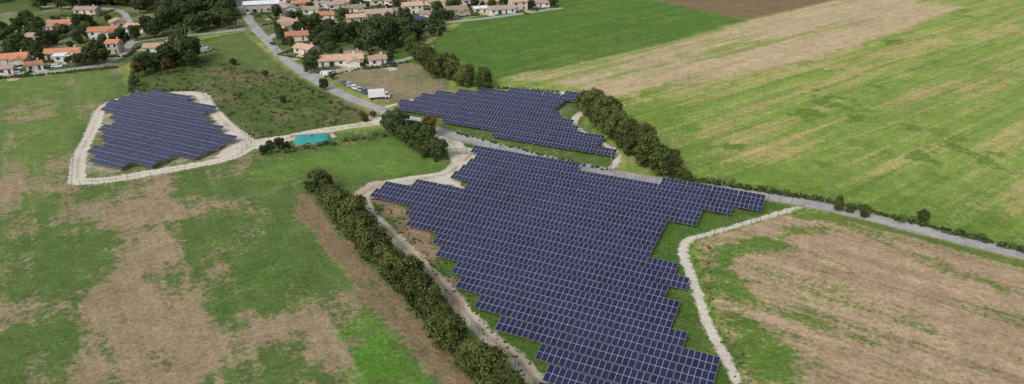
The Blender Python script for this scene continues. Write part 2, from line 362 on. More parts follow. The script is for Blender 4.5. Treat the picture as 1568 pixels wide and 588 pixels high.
# ------------------------------------------------------------------ roads
def mat_road():
    m=bpy.data.materials.new('asphalt'); n=NT(m); g=n.geo()
    a=n.noise(g,0.25,5,0.6); b=n.noise(g,3,4)
    c=n.mix(n.rng(a,0.35,0.65),(0.30,0.295,0.285),(0.42,0.41,0.395)); c=n.mix(1.0,c,n.grey(n.rng(b,0.3,0.7,0.88,1.1)),'MULTIPLY')
    n.link(c,n.b.inputs['Base Color']); n.b.inputs['Roughness'].default_value=0.9; return m
ROADM=mat_road()
def strip(name,px,w,z,mat,step=3,jit=0.0):
    l=smooth_line(PP(px),step); mb=MB(); L=[];R=[]
    for i,p in enumerate(l):
        a=Vector(l[max(0,i-1)]); b=Vector(l[min(len(l)-1,i+1)]); d=(b-a).normalized(); nn=Vector((-d.y,d.x))
        w1=w/2+random.uniform(-jit,jit); w2=w/2+random.uniform(-jit,jit)
        L.append((p[0]+nn.x*w1,p[1]+nn.y*w1,z)); R.append((p[0]-nn.x*w2,p[1]-nn.y*w2,z))
    for i in range(len(l)-1): mb.quad([R[i],R[i+1],L[i+1],L[i]])
    return mb.obj(name,[mat])
VERGE=simple('gravel_shoulder',C(150,148,116),0.95,0.35,1.2)
MAIN=[(352,-22),(366,2),(384,34),(410,64),(440,94),(480,121),(530,147),(580,167),(620,184),(680,203),(750,222),(850,246),(950,267),(1050,283),(1150,297),(1250,314),(1350,337),(1450,362),(1568,391),(1750,440)]
LANES=[([(376,44),(330,50),(270,56),(205,65),(188,84),(150,100),(60,112),(-60,126)],3.6),([(487,117),(520,108),(570,100),(624,90),(660,70)],3.2),([(405,62),(430,50),(470,42),(520,40),(570,40),(620,44),(680,35),(760,26),(860,12)],4.0),([(520,40),(505,22),(480,-4)],3.6),([(188,84),(200,60),(196,30),(170,14),(60,10)],3.6),([(436,92),(455,100),(487,117)],2.6)]
strip('road_verge',MAIN,5.6,0.012,VERGE,jit=0.4); strip('road',MAIN,4.4,0.03,ROADM)
for i,(l,w) in enumerate(LANES):
    strip('lane',l,w,0.018+0.002*i,ROADM)
# ------------------------------------------------------------------ foliage
def leafmat(name,c1,c2,c3):
    m=bpy.data.materials.new(name); n=NT(m)
    v=n.attr('lv').outputs['Fac']; oi=n.n.new('ShaderNodeObjectInfo')
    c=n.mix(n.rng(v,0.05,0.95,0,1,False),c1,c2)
    c=n.mix(n.rng(oi.outputs['Random'],0.5,1.0,0.0,0.5),c,c3)
    r2=n.math('FRACT',n.math('MULTIPLY',oi.outputs['Random'],7.31))
    c=n.mix(1.0,c,n.grey(n.rng(r2,0,1,0.78,1.25,False)),'MULTIPLY')
    big=n.noise(n.geo(),0.35,3)
    c=n.mix(1.0,c,n.grey(n.rng(big,0.3,0.7,0.75,1.25,False)),'MULTIPLY')
    n.link(c,n.b.inputs['Base Color']); n.b.inputs['Roughness'].default_value=0.7; n.b.inputs['Specular IOR Level'].default_value=0.25
    # thin leaves let some light through
    t=n.n.new('ShaderNodeBsdfTranslucent'); n.link(c,t.inputs['Color']); mx=n.n.new('ShaderNodeMixShader'); mx.inputs[0].default_value=0.25
    n.link(n.b.outputs[0],mx.inputs[1]); n.link(t.outputs[0],mx.inputs[2]); n.link(mx.outputs[0],n.out.inputs[0])
    return m
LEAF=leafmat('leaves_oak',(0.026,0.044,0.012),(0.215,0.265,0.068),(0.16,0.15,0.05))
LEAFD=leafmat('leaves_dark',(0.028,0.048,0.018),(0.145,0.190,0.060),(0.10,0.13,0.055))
LEAFO=leafmat('leaves_autumn',(0.08,0.07,0.022),(0.22,0.17,0.05),(0.22,0.14,0.05))
BARK=simple('bark',(0.10,0.075,0.055),0.9,0.3,4)
def tree_mesh(seed,h,r,base,nl,per,size,leaf,conical=0.0):
    rng=np.random.RandomState(seed)
    cen=[];rad=[]
    for i in range(nl):
        t=rng.uniform(0,1); z=base+(h-base)*(0.12+0.76*t)
        prof=math.sin(math.pi*min(1,0.18+0.72*t))**0.7*(1-conical*t)
        a=rng.uniform(0,6.283); q=r*prof*rng.uniform(0.25,0.82)
        lr=r*rng.uniform(0.22,0.38)*(1-conical*0.5*t)
        cen.append((math.cos(a)*q,math.sin(a)*q,z)); rad.append((lr,lr,lr*rng.uniform(0.7,0.95)))
    cen=np.array(cen);rad=np.array(rad); lobe=rng.uniform(0,1,nl)
    V,v=leaf_cloud(rng,cen,rad,per,size,lobev=lobe,shell=(0.7,1.18))
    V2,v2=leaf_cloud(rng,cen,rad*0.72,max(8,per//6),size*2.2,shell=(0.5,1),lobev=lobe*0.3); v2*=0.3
    mb=MB(); tr=0.035*h
    mb.cyl((0,0,-0.1),(0.1,0.05,h*0.45),tr,tr*0.6,7,cap=False); mb.cyl((0.1,0.05,h*0.45),(0,0.1,h*0.85),tr*0.6,tr*0.15,6,cap=False)
    for i in range(0,nl,2):
        c=cen[i]; z0=min(c[2]*0.7,h*0.5); mb.cyl((0.05,0.03,z0),tuple(c),tr*0.35,tr*0.08,5,cap=False)
    T=np.array([[mb.v[k] for k in f] for f in mb.f])
    VV=np.concatenate([V,V2,T]); vv=np.concatenate([v,v2,np.zeros(len(T))]); mi=np.concatenate([np.ones(len(V)+len(V2)),np.zeros(len(T))])
    return quads_mesh('tree_mesh',VV,[BARK,leaf],mi,vv)
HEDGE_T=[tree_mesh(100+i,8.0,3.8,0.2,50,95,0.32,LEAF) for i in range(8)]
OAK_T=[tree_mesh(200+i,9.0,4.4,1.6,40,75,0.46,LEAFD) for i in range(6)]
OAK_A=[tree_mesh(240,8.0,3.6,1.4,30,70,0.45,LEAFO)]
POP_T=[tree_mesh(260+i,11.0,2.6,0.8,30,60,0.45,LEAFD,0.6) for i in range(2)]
def place(name,meshes,x,y,s,sz=None):
    o=bpy.data.objects.new(name,random.choice(meshes)); COL.objects.link(o); o.location=(x,y,-0.03)
    o.rotation_euler=(0,0,random.uniform(0,6.28)); o.scale=(s,s*random.uniform(0.9,1.1),s*(sz or random.uniform(0.85,1.15))); return o
def along(px,step,fn,jit=1.0,world=False):
    l=px if world else PP(px); acc=0
    for (a,b),(c,d) in zip(l,l[1:]):
        L=math.hypot(c-a,d-b); t=step-acc if acc else 0
        while t<L:
            fn(a+(c-a)*t/L+random.uniform(-jit,jit),b+(d-b)*t/L+random.uniform(-jit,jit)); t+=step
        acc=(L-(t-step))%step
# main hedge in the foreground: distinct rounded crowns
HL=[(494,296),(514,324),(542,357),(573,393),(606,430),(640,469),(681,517),(722,566),(765,620),(800,666)]
along(HL,5.6,lambda x,y:place('hedgerow_tree',HEDGE_T,x,y,random.uniform(0.82,1.2),random.uniform(0.75,1.0)),0.7)
along([(u+12,v-4) for u,v in HL],6.5,lambda x,y:place('hedgerow_tree',HEDGE_T,x,y,random.uniform(0.55,0.85)),1.2)
# hedgerow east of north array
H2=[(898,172),(912,187),(935,207),(960,227),(985,247),(1010,270)]
along(H2,5.6,lambda x,y:place('hedgerow_tree',HEDGE_T,x,y,random.uniform(0.95,1.25)),1.2)
along([(u+16,v+2) for u,v in H2],6.0,lambda x,y:place('hedgerow_tree',HEDGE_T,x,y,random.uniform(0.85,1.2)),1.5)
along([(628,84),(645,98),(668,112),(692,124),(715,134),(752,136)],5.8,lambda x,y:place('hedgerow_tree',HEDGE_T,x,y,random.uniform(0.85,1.25)),1.5)
along([(640,92),(690,120),(740,130)],8,lambda x,y:place('hedgerow_tree',HEDGE_T,x,y,random.uniform(0.8,1.2)),2)
TR=[(608,208,1.1,1),(597,204,.7,1),(657,210,.9,2),(632,228,.85,1),(645,232,.9,0),(662,240,.9,0),(672,245,.7,1),(655,230,.8,1),(620,218,.7,1),(640,222,.8,1),(650,240,.6,0),(628,216,.6,0),(612,212,.7,1),
 (476,112,.8,1),(480,100,.8,1),(508,122,.35,1),(497,138,.5,1),(590,76,1.5,1),(610,70,1.4,1),(572,70,1.2,1),(622,66,1.2,1),(600,60,1.3,1),(560,66,1.0,1),(580,62,1.3,1),(628,78,1.0,1),(640,60,.8,1),
 (500,74,.9,1),(515,66,.8,1),(490,60,.8,1),(535,60,.8,1),(550,78,.7,1),(540,52,.7,1),(505,50,.8,1),(425,30,.8,1),(470,52,.9,1),(430,62,.7,1),(485,42,.8,1),(668,38,.9,1),(680,30,.8,1),(660,48,.7,1),(625,42,.8,1),(600,40,.7,1),
 (35,82,1.1,1),(22,84,.9,1),(48,84,.9,1),(60,58,1.1,1),(45,46,1.0,1),(30,50,.8,1),(150,98,1.2,1),(140,100,.9,1),(160,96,.8,1),(122,100,.6,1),(188,62,.8,1),(135,60,.9,1),(120,66,.7,1),(128,48,1.0,1),(70,72,.8,1),
 (210,62,.9,1),(238,58,1.1,1),(250,52,1.2,1),(228,50,1,1),(282,60,.8,1),(300,50,1.2,1),(315,46,1.2,1),(335,40,1.2,1),(352,44,1.0,1),(345,30,1.3,1),(325,28,1.3,1),(300,32,1.2,1),(280,38,1.3,1),(265,44,1.2,1),
 (270,98,1.3,1),(285,100,1.2,1),(258,104,1.1,1),(300,92,1.0,1),(245,108,.8,1),(222,112,.9,1),(212,118,.8,2),(208,132,.5,1),(258,112,.8,2),(278,86,1.1,1),(296,104,.7,1),(230,104,.8,1),
 (407,118,.35,1),(434,158,.38,1),(358,100,.4,1),(367,152,.28,2),(430,230,.45,1),(415,232,.4,1),(405,236,.35,1),(440,228,.35,0),(555,182,.4,2),(572,180,.35,2),(560,186,.35,0),
 (1283,322,.42,0),(1322,332,.45,0),(1300,325,.35,0),(1411,340,.36,1),(1285,310,.3,0),(1040,272,.5,0),(1052,276,.4,0)]
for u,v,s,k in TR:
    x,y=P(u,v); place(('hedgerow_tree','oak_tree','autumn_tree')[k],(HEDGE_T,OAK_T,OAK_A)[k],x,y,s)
random.seed(21)
hw=[P(h[0],h[1])+(max(h[2],h[3])*0.6,) for h in HOUSES]
mainw=smooth_line(PP(MAIN),6)
for l,w in LANES: mainw+=smooth_line(PP(l),4)
def ok(x,y,m=1.5):
    for a,b,r in hw:
        if math.hypot(x-a,y-b)<r+m: return False
    for a,b in mainw:
        if abs(x-a)<4.5 and abs(y-b)<4.5: return False
    return True
def scatter(u0,v0,u1,v1,n,smin,smax,sets=None,m=1.5):
    for _ in range(n):
        x,y=P(random.uniform(u0,u1),random.uniform(v0,v1))
        if ok(x,y,m):
            k=random.random(); ms=OAK_T if k<0.80 else (OAK_A if k<0.86 else POP_T)
            place('autumn_tree' if ms is OAK_A else ('poplar_tree' if ms is POP_T else 'oak_tree'),ms,x,y,random.uniform(smin,smax))
scatter(60,-4,230,16,60,.9,1.4); scatter(-20,-8,130,6,30,.9,1.4); scatter(250,0,352,28,50,.9,1.4); scatter(130,-12,300,4,40,.9,1.4); scatter(200,18,350,50,22,.6,1.1)
scatter(0,30,190,100,75,.3,.8); scatter(420,0,700,60,190,.3,.8); scatter(430,60,600,95,40,.3,.6); scatter(700,-4,850,16,50,.3,.7); scatter(380,-25,900,-4,90,.5,1.1); scatter(-100,20,0,110,25,.5,1.1)
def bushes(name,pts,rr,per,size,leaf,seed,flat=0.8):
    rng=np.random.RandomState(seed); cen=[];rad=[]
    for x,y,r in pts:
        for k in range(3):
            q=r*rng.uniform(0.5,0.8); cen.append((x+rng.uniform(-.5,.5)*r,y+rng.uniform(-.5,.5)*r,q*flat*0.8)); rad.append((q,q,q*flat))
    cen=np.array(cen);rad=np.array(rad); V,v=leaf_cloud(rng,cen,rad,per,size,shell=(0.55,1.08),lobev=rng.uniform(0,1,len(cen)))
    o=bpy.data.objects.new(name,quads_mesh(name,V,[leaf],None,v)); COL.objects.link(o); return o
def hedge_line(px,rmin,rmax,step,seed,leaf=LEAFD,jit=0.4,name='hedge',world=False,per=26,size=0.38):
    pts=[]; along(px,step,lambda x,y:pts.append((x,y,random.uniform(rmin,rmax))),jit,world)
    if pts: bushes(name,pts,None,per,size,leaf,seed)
hedge_line([(1028,273),(1060,278),(1120,286),(1200,299),(1280,312),(1350,330),(1450,354),(1568,385),(1700,420)],0.7,1.7,1.3,1)
hedge_line([(1040,272),(1110,282),(1220,301)],1.0,2.1,2.4,2)
hedge_line([(1440,354),(1500,368),(1568,386)],0.4,1.0,1.0,5)
hedge_line([(748,134),(800,138),(862,143)],0.7,1.4,2.0,3)
hedge_line([(0,121),(60,116),(120,110),(185,103)],0.7,1.3,1.6,4)
hedge_line([(205,100),(200,125),(200,142),(240,140),(300,138)],0.6,1.8,1.8,6)
hedge_line([(400,238),(440,232),(520,218),(590,208)],0.7,1.9,1.5,7,jit=1.4)
hedge_line([(392,112),(440,122),(500,152),(560,182)],0.3,1.0,3.2,8,jit=1.4)
hedge_line([(500,118),(560,104),(628,95)],0.4,1.1,2.0,9)
hedge_line([(700,205),(760,220),(850,243),(930,262)],0.3,.7,1.6,10,jit=.6)
hedge_line([(640,228),(655,236),(672,246)],1.0,2.0,1.4,11,jit=1.4)
# rough growth at the foot of the foreground hedge
hedge_line([(u-4,v+4) for u,v in HL],0.4,1.1,1.1,12,leaf=LEAF,jit=1.6,name='undergrowth')
# weeds along the enclosure tracks and in the disturbed earth
hedge_line([(575,310),(620,345),(665,400),(700,440),(760,510),(825,590)],0.15,0.4,0.7,14,leaf=LEAF,jit=2.6,name='weeds',per=8,size=0.25)
hedge_line([(1075,372),(1070,400),(1085,440),(1100,492),(1125,545),(1150,600)],0.15,0.4,0.8,15,leaf=LEAF,jit=2.0,name='weeds',per=8,size=0.25)
for i,(u,v,L,W,r,k,w) in enumerate(HOUSES):
    x,y=P(u,v); a=math.radians(r); e=(math.cos(a),math.sin(a)); f_=(-e[1],e[0]); A_,B_=L/2+random.uniform(3,6),W/2+random.uniform(4,7)
    cs=[(x+e[0]*p*A_+f_[0]*q*B_,y+e[1]*p*A_+f_[1]*q*B_) for p,q in ((-1,-1),(1,-1),(1,1),(-1,1))]
    sel=random.choice([[0,1,2],[1,2,3],[2,3,0],[3,0,1,2]])
    hedge_line([cs[j] for j in sel],0.6,1.0,1.3,300+i,jit=0.25,world=True,per=16,size=0.45)
# scrub vegetation
random.seed(5)
def inpoly(x,y,w):
    r=False
    for (x0,y0),(x1,y1) in zip(w,w[1:]+w[:1]):
        if (y0>y)!=(y1>y) and x<(x1-x0)*(y-y0)/(y1-y0)+x0: r=not r
    return r
SC=PP([(205,138),(205,118),(240,98),(310,90),(390,108),(440,115),(500,145),(560,176),(530,186),(440,203),(388,214),(350,178),(320,145),(290,134)])
pts=[]
x0,x1=min(p[0] for p in SC),max(p[0] for p in SC); y0,y1=min(p[1] for p in SC),max(p[1] for p in SC)
while len(pts)<520:
    x,y=random.uniform(x0,x1),random.uniform(y0,y1)
    if inpoly(x,y,SC): pts.append((x,y,random.choice([0.2,0.25,0.3,0.3,0.4,0.4,0.5,0.7,1.1])))
bushes('scrub_bushes',pts,None,16,0.36,LEAF,77,0.6)
# ------------------------------------------------------------------ solar arrays
def panelmat():
    m=bpy.data.materials.new('solar_glass'); n=NT(m)
    uv=n.n.new('ShaderNodeUVMap'); uv.uv_map='UVMap'; sp=n.n.new('ShaderNodeSeparateXYZ'); n.link(uv.outputs[0],sp.inputs[0])
    def edge(s,w):
        fr=n.math('FRACT',s); return n.math('GREATER_THAN',n.math('ABSOLUTE',n.math('SUBTRACT',fr,0.5)),0.5-w)
    e=n.math('MAXIMUM',edge(sp.outputs[0],0.036),edge(sp.outputs[1],0.024))
    wn=n.n.new('ShaderNodeTexWhiteNoise'); wn.noise_dimensions='2D'
    cb=n.n.new('ShaderNodeCombineXYZ'); n.link(n.math('FLOOR',sp.outputs[0]),cb.inputs[0]); n.link(n.math('FLOOR',sp.outputs[1]),cb.inputs[1]); n.link(cb.outputs[0],wn.inputs['Vector'])
    c=n.mix(wn.outputs['Value'],(0.012,0.014,0.044),(0.023,0.025,0.072))
    big=n.noise(n.geo(),0.05,3); c=n.mix(n.rng(big,0.35,0.65,0,0.6),c,(0.027,0.027,0.078))
    c=n.mix(e,c,(0.32,0.33,0.41)); n.link(c,n.b.inputs['Base Color'])
    n.link(n.rng(e,0,1,0.16,0.5,False),n.b.inputs['Roughness']); n.b.inputs['Specular IOR Level'].default_value=0.5
    return m
PV=panelmat(); STEEL=simple('galvanised_steel',(0.36,0.36,0.37),0.45,0.1,2,metal=0.6)
ang=math.radians(-24.1); E=Vector((math.cos(ang),math.sin(ang),0)); S=Vector((E.y,-E.x,0)); TILT=math.radians(15)
MW,MH,NM=1.13,1.82,6; TW=MW*NM; PITCH=4.85; SL_=MH*2
def build_array(px):
    w=PP(px); es=[p[0]*E.x+p[1]*E.y for p in w]; ss=[p[0]*S.x+p[1]*S.y for p in w]
    step=TW+0.16; k=math.floor(min(ss)/PITCH)
    while k*PITCH<max(ss):
        s=k*PITCH
        j=math.floor(min(es)/(step/2)); run=[]; runs=[]
        # tables sit on a half-table raster so that row ends step irregularly
        pos=j*(step/2)
        while pos<max(es)+step:
            cp=[E*(pos+q*TW)+S*s for q in (-0.2,0.2)]
            if all(inpoly(c_.x,c_.y,w) for c_ in cp): run.append(pos); pos+=step
            else:
                if run: runs.append(run); run=[]
                pos+=step/2
        if run: runs.append(run)
        for run in runs:
            mb=MB(); uvs=[]
            for ti,pos in enumerate(run):
                cx=E*pos+S*s
                # the rows follow the gentle swell of the ground
                zc=1.5+0.14*math.sin(cx.x*0.07+1.3)*math.cos(cx.y*0.05)+random.uniform(-0.04,0.04); tl=TILT+math.radians(random.uniform(-1,1))
                c=cx+Vector((0,0,zc)); d=S*math.cos(tl)-Vector((0,0,math.sin(tl))); nrm=E.cross(d); 
                if nrm.z<0: nrm=-nrm
                ev=E*1.0+Vector((0,0,random.uniform(-0.008,0.008)))
                a,b=ev*(TW/2),d*(SL_/2)
                T=[c-a+b,c+a+b,c+a-b,c-a-b]; Bm=[p-nrm*0.05 for p in T]
                o=(k*31+ti)*7
                mb.quad(T,0); uvs.append([(o,0),(o+NM,0),(o+NM,2),(o,2)])
                mb.quad(Bm[::-1],1); uvs.append([(0,0)]*4)
                for q in range(4):
                    r=(q+1)%4; mb.quad([Bm[q],Bm[r],T[r],T[q]],1); uvs.append([(0,0)]*4)
                for fx in (-0.36,0.36):
                    for fb in (-0.3,0.3):
                        top=c+ev*(TW*fx)+d*(SL_*fb)-nrm*0.06; nf0=len(mb.f)
                        mb.box((top.x,top.y,top.z/2),(0.12,0.12,top.z),1,ang); uvs+= [[(0,0)]*4]*(len(mb.f)-nf0)
                for fb in (-0.3,0.3):
                    p=c+d*(SL_*fb)-nrm*0.12; nf0=len(mb.f); mb.box((p.x,p.y,p.z),(TW*0.98,0.08,0.1),1,ang); uvs+=[[(0,0)]*4]*(len(mb.f)-nf0)
            me=mb.mesh('solar_panel_row',[PV,STEEL]); ul=me.uv_layers.new(name='UVMap')
            ul.data.foreach_set('uv',np.array([x for q in uvs for p in q for x in p],np.float32))
            o=bpy.data.objects.new('solar_panel_row',me); COL.objects.link(o)
        k+=1
MAINA=[(574,308),(588,282),(640,291),(650,281),(712,292),(693,272),(720,262),(724,230),(888,262),(892,270),(1000,295),(1010,284),(1158,310),(1160,324),(1112,334),(1066,347),(1036,360),(1018,372),(1034,388),(1010,402),(1036,424),(1042,448),(1052,488),(1060,513),(1077,533),(1083,548),(1092,567),(1092,615),(826,640),(826,560),(812,533),(766,508),(758,486),(733,473),(701,440),(699,410),(665,395),(668,370),(623,345),(618,322)]
NORTHA=[(614,162),(646,151),(690,146),(770,143),(884,150),(878,161),(858,173),(856,185),(876,193),(904,212),(936,228),(934,244),(880,239),(830,230),(766,216),(752,205),(698,193),(652,182),(618,171)]
WESTA=[(164,161),(205,150),(240,146),(294,150),(302,160),(324,172),(332,190),(347,202),(360,217),(353,237),(312,244),(260,253),(215,261),(180,263),(138,251),(143,234),(168,228),(157,200),(184,190),(166,178)]
build_array(MAINA); build_array(NORTHA); build_array(WESTA)
# ------------------------------------------------------------------ fences
GREENM=simple('green_wire',(0.06,0.10,0.07),0.6,0.1)
def fence(px,step=3.0):
    mb=MB(); l=[]; along(px,step,lambda x,y:l.append((x,y)),0)
    for x,y in l: mb.box((x,y,0.95),(0.07,0.07,1.9),0)
    for (a,b),(c,d) in zip(l,l[1:]):
        an=math.atan2(d-b,c-a); L=math.hypot(c-a,d-b)
        for z in (0.3,0.8,1.3,1.8): mb.box(((a+c)/2,(b+d)/2,z),(L-0.08,0.015,0.015),0,an)
    mb.obj('wire_fence',[GREENM])
fence([(545,298),(552,322),(595,368),(650,422),(690,463),(735,516),(785,560),(830,605)])
fence([(708,226),(760,229),(850,252),(950,273),(1050,288),(1150,303),(1222,314)])
fence([(1230,322),(1180,336),(1110,356),(1068,369),(1055,382),(1060,404),(1076,442),(1092,492),(1112,532),(1150,600)])
fence([(610,178),(660,195),(760,216),(850,238),(930,256)]); fence([(600,158),(690,138),(780,137),(892,141),(908,160)])
fence([(110,288),(114,240),(134,198),(152,160),(195,145),(300,138),(325,158),(352,186),(388,222),(350,254),(250,270),(110,288)])
# ------------------------------------------------------------------ buildings
def roofmat(name,c1,c2):
    m=bpy.data.materials.new(name); n=NT(m); g=n.coord()
    w=n.n.new('ShaderNodeTexWave'); w.bands_direction='X'; w.inputs['Scale'].default_value=1.6; w.inputs['Distortion'].default_value=0.4; n.link(g,w.inputs[0])
    f=n.noise(g,0.9,6,0.7); c=n.mix(n.rng(f,0.3,0.7),c1,c2); c=n.mix(1.0,c,n.grey(n.rng(w.outputs['Fac'],0,1,0.8,1.1)),'MULTIPLY')
    oi=n.n.new('ShaderNodeObjectInfo'); c=n.mix(1.0,c,n.grey(n.rng(oi.outputs['Random'],0,1,0.75,1.15,False)),'MULTIPLY')
    n.link(c,n.b.inputs['Base Color']); n.b.inputs['Roughness'].default_value=0.85; n.bump(w.outputs['Fac'],0.5,0.05); return m
ROOFS=[roofmat('tiles_orange',(0.44,0.18,0.09),(0.60,0.29,0.16)),roofmat('tiles_pink',(0.34,0.25,0.20),(0.48,0.36,0.29)),roofmat('tiles_ochre',(0.46,0.29,0.18),(0.58,0.41,0.29)),simple('roof_sheet_white',(0.76,0.77,0.78),0.5,0.08,0.5),simple('roof_slate_blue',(0.05,0.07,0.13),0.4,0.2,1)]
WALLS=[simple('render_white',(0.68,0.66,0.62),0.9,0.08,0.8),simple('render_cream',(0.60,0.54,0.44),0.9,0.1,0.8),simple('limestone',(0.44,0.40,0.33),0.9,0.2,1.5)]
GLASS=simple('window_glass',(0.03,0.035,0.045),0.15,0.2,2,spec=0.5); FRAME=simple('shutter_paint',(0.40,0.44,0.50),0.6,0.1,2,objvar=0.4); DOORM=simple('door_paint',(0.16,0.10,0.07),0.6,0.2,2,objvar=0.4)
def gable(wm,rm,L,W,h,cx,cy,alongx=True,pitch=19):
    rise=W/2*math.tan(math.radians(pitch))
    def T(x,y,z): return (cx+(x if alongx else -y),cy+(y if alongx else x),z)
    x,y=L/2,W/2
    for a,b in (((-x,-y),(x,-y)),((x,y),(-x,y))): wm.quad([T(*a,0),T(*b,0),T(*b,h),T(*a,h)])
    wm.quad([T(x,-y,0),T(x,y,0),T(x,y,h),T(x,0,h+rise),T(x,-y,h)]); wm.quad([T(-x,y,0),T(-x,-y,0),T(-x,-y,h),T(-x,0,h+rise),T(-x,y,h)])
    o=0.5; sl=math.tan(math.radians(pitch))*o; th=0.16
    for sg in (-1,1):
        a=[T(-x-o,sg*(y+o),h-sl+0.05),T(x+o,sg*(y+o),h-sl+0.05),T(x+o,0,h+rise+0.05),T(-x-o,0,h+rise+0.05)]
        b=[(p[0],p[1],p[2]+th) for p in a]
        if sg==1: a=a[::-1];b=b[::-1]
        rm.quad(b);rm.quad(a[::-1])
        for q in range(4): r=(q+1)%4; rm.quad([a[q],a[r],b[r],b[q]])
    return rise
def house(u,v,L,W,rot,rk,wing,i):
    x,y=P(u,v); hgt=2.6 if i%7!=2 else 4.9
    big_shed=(rk==3 and L>18)
    if big_shed: hgt=4.6
    e=empty('warehouse' if big_shed else 'house',(x,y,0),math.radians(rot))
    wm,rm,gl,fr,dr,ch=MB(),MB(),MB(),MB(),MB(),MB()
    rise=gable(wm,rm,L,W,hgt,0,0,True,19 if rk!=3 else 8)
    if wing:
        gable(wm,rm,W*0.8,W*0.7,hgt-0.35,L*0.27,-W*0.62,False)
    for fl in range(2 if hgt>4.7 else 1):
        zb=1.45+2.3*fl
        for side in (-1,1):
            nw=max(2,int(L/3.6))
            for k in range(nw):
                xx=-L/2+L*(k+0.5)/nw
                if wing and side==-1 and abs(xx-L*0.27)<W*0.42: continue
                yy=side*(W/2)
                if fl==0 and side==-1 and ((k==nw//2 and not wing) or (wing and k==0)):
                    dr.box((xx,yy+side*0.03,1.05),(1.0,0.1,2.1)); continue
                bigw=(k%3==1 and fl==0)
                gw,gh,zc=(2.0,2.0,1.05) if bigw else (1.1,1.2,zb)
                gl.box((xx,yy+side*0.012,zc),(gw,0.06,gh)); 
                for sx in (-1,1): fr.box((xx+sx*(gw/2+0.28),yy+side*0.04,zc),(0.5,0.07,gh))
        for side in (-1,1): gl.box((side*(L/2+0.012),W*0.15,zb),(0.06,1.0,1.1)); fr.box((side*(L/2+0.04),W*0.15,zb-0.62),(0.12,1.3,0.08))
    ch.box((L*0.3,W*0.12,hgt+rise+0.1),(0.5,0.8,1.5)); ch.box((L*0.3,W*0.12,hgt+rise+0.9),(0.65,0.95,0.1))
    wl=WALLS[(0,1,0,2,0,1)[i%6]]
    wm.obj('walls',[wl],e); rm.obj('roof',[ROOFS[rk]],e); gl.obj('windows',[GLASS],e); fr.obj('shutters',[FRAME],e); dr.obj('door',[DOORM],e)
    if not (rk==3): ch.obj('chimney',[wl],e)
for i,h in enumerate(HOUSES): house(*h,i)
# ------------------------------------------------------------------ utility objects
GRN=simple('green_cladding',(0.05,0.16,0.10),0.55,0.15,2); DARK=simple('dark_trim',(0.03,0.03,0.035),0.6,0.1)
def substation(u,v,rot):
    x,y=P(u,v); e=empty('electrical_substation',(x,y,0),math.radians(rot)); b=MB(); b.box((0,0,1.4),(6.0,2.6,2.6)); b.obj('walls',[GRN],e,bevel=0.04)
    r=MB(); r.box((0,0,2.80),(6.3,2.9,0.18)); r.obj('roof',[simple('substation_roof',(0.5,0.5,0.48),0.8)],e,bevel=0.03)
    d=MB(); 
    for k in (-1.8,-0.6,1.2): d.box((k,-1.32,1.25),(1.0,0.06,2.1))
    for k in (-0.6,0,0.6): d.box((3.01,k*0.9,1.8),(0.05,0.4,0.5))
    d.obj('doors',[DARK],e); p=MB(); p.box((0,0,0.05),(7.2,3.8,0.1)); p.obj('plinth',[WALLS[2]],e)
substation(638,194,-20)
def tank(u,v,L,W,hh,rot):
    x,y=P(u,v); mb=MB(); n=28; G={}
    for i in range(n+1):
        for j in range(n+1):
            a,b=-1+2*i/n,-1+2*j/n; z=hh*((1-abs(a)**5)*(1-abs(b)**4))**0.5
            z+=0.02*math.sin(a*25)*math.sin(b*9)
            G[i,j]=len(mb.v); pin=1-0.03*(abs(a)*abs(b))
            mb.v.append((a*L/2*pin,b*W/2*pin,max(0.05,z)))
    for i in range(n):
        for j in range(n): mb.f.append((G[i,j],G[i+1,j],G[i+1,j+1],G[i,j+1])); mb.m.append(0)
    e=empty('flexible_water_tank',(x,y,0),math.radians(rot)); o=mb.obj('bladder',[simple('turquoise_fabric',(0.035,0.30,0.29),0.45,0.12,1)],e)
    for p in o.data.polygons: p.use_smooth=True
    f=MB(); f.cyl((0,0,hh),(0,0,hh+0.25),0.3,0.3,12); f.cyl((L/2,0,0.3),(L/2+0.8,0,0.3),0.1,0.1,8); f.obj('fittings',[DARK],e)
    bm=MB(); bm.box((0,W/2+0.9,0.2),(L+3,0.9,0.4)); bm.box((0,-W/2-0.9,0.12),(L+3,0.7,0.24)); bm.obj('berm',[VERGE],e,bevel=0.1)
tank(478,214,11.4,6.6,1.3,12)
TYRE=simple('tyre',(0.02,0.02,0.02),0.9,0.1); 
CARM={k:simple('car_paint_'+k,c,0.3,0.03,1,spec=0.5) for k,c in dict(white=(0.75,0.75,0.75),silver=(0.4,0.41,0.43),grey=(0.12,0.125,0.13),blue=(0.04,0.09,0.2),black=(0.02,0.02,0.025),red=(0.3,0.03,0.02)).items()}
LAMP=simple('lamp_glass',(0.6,0.6,0.6),0.2,0.1)
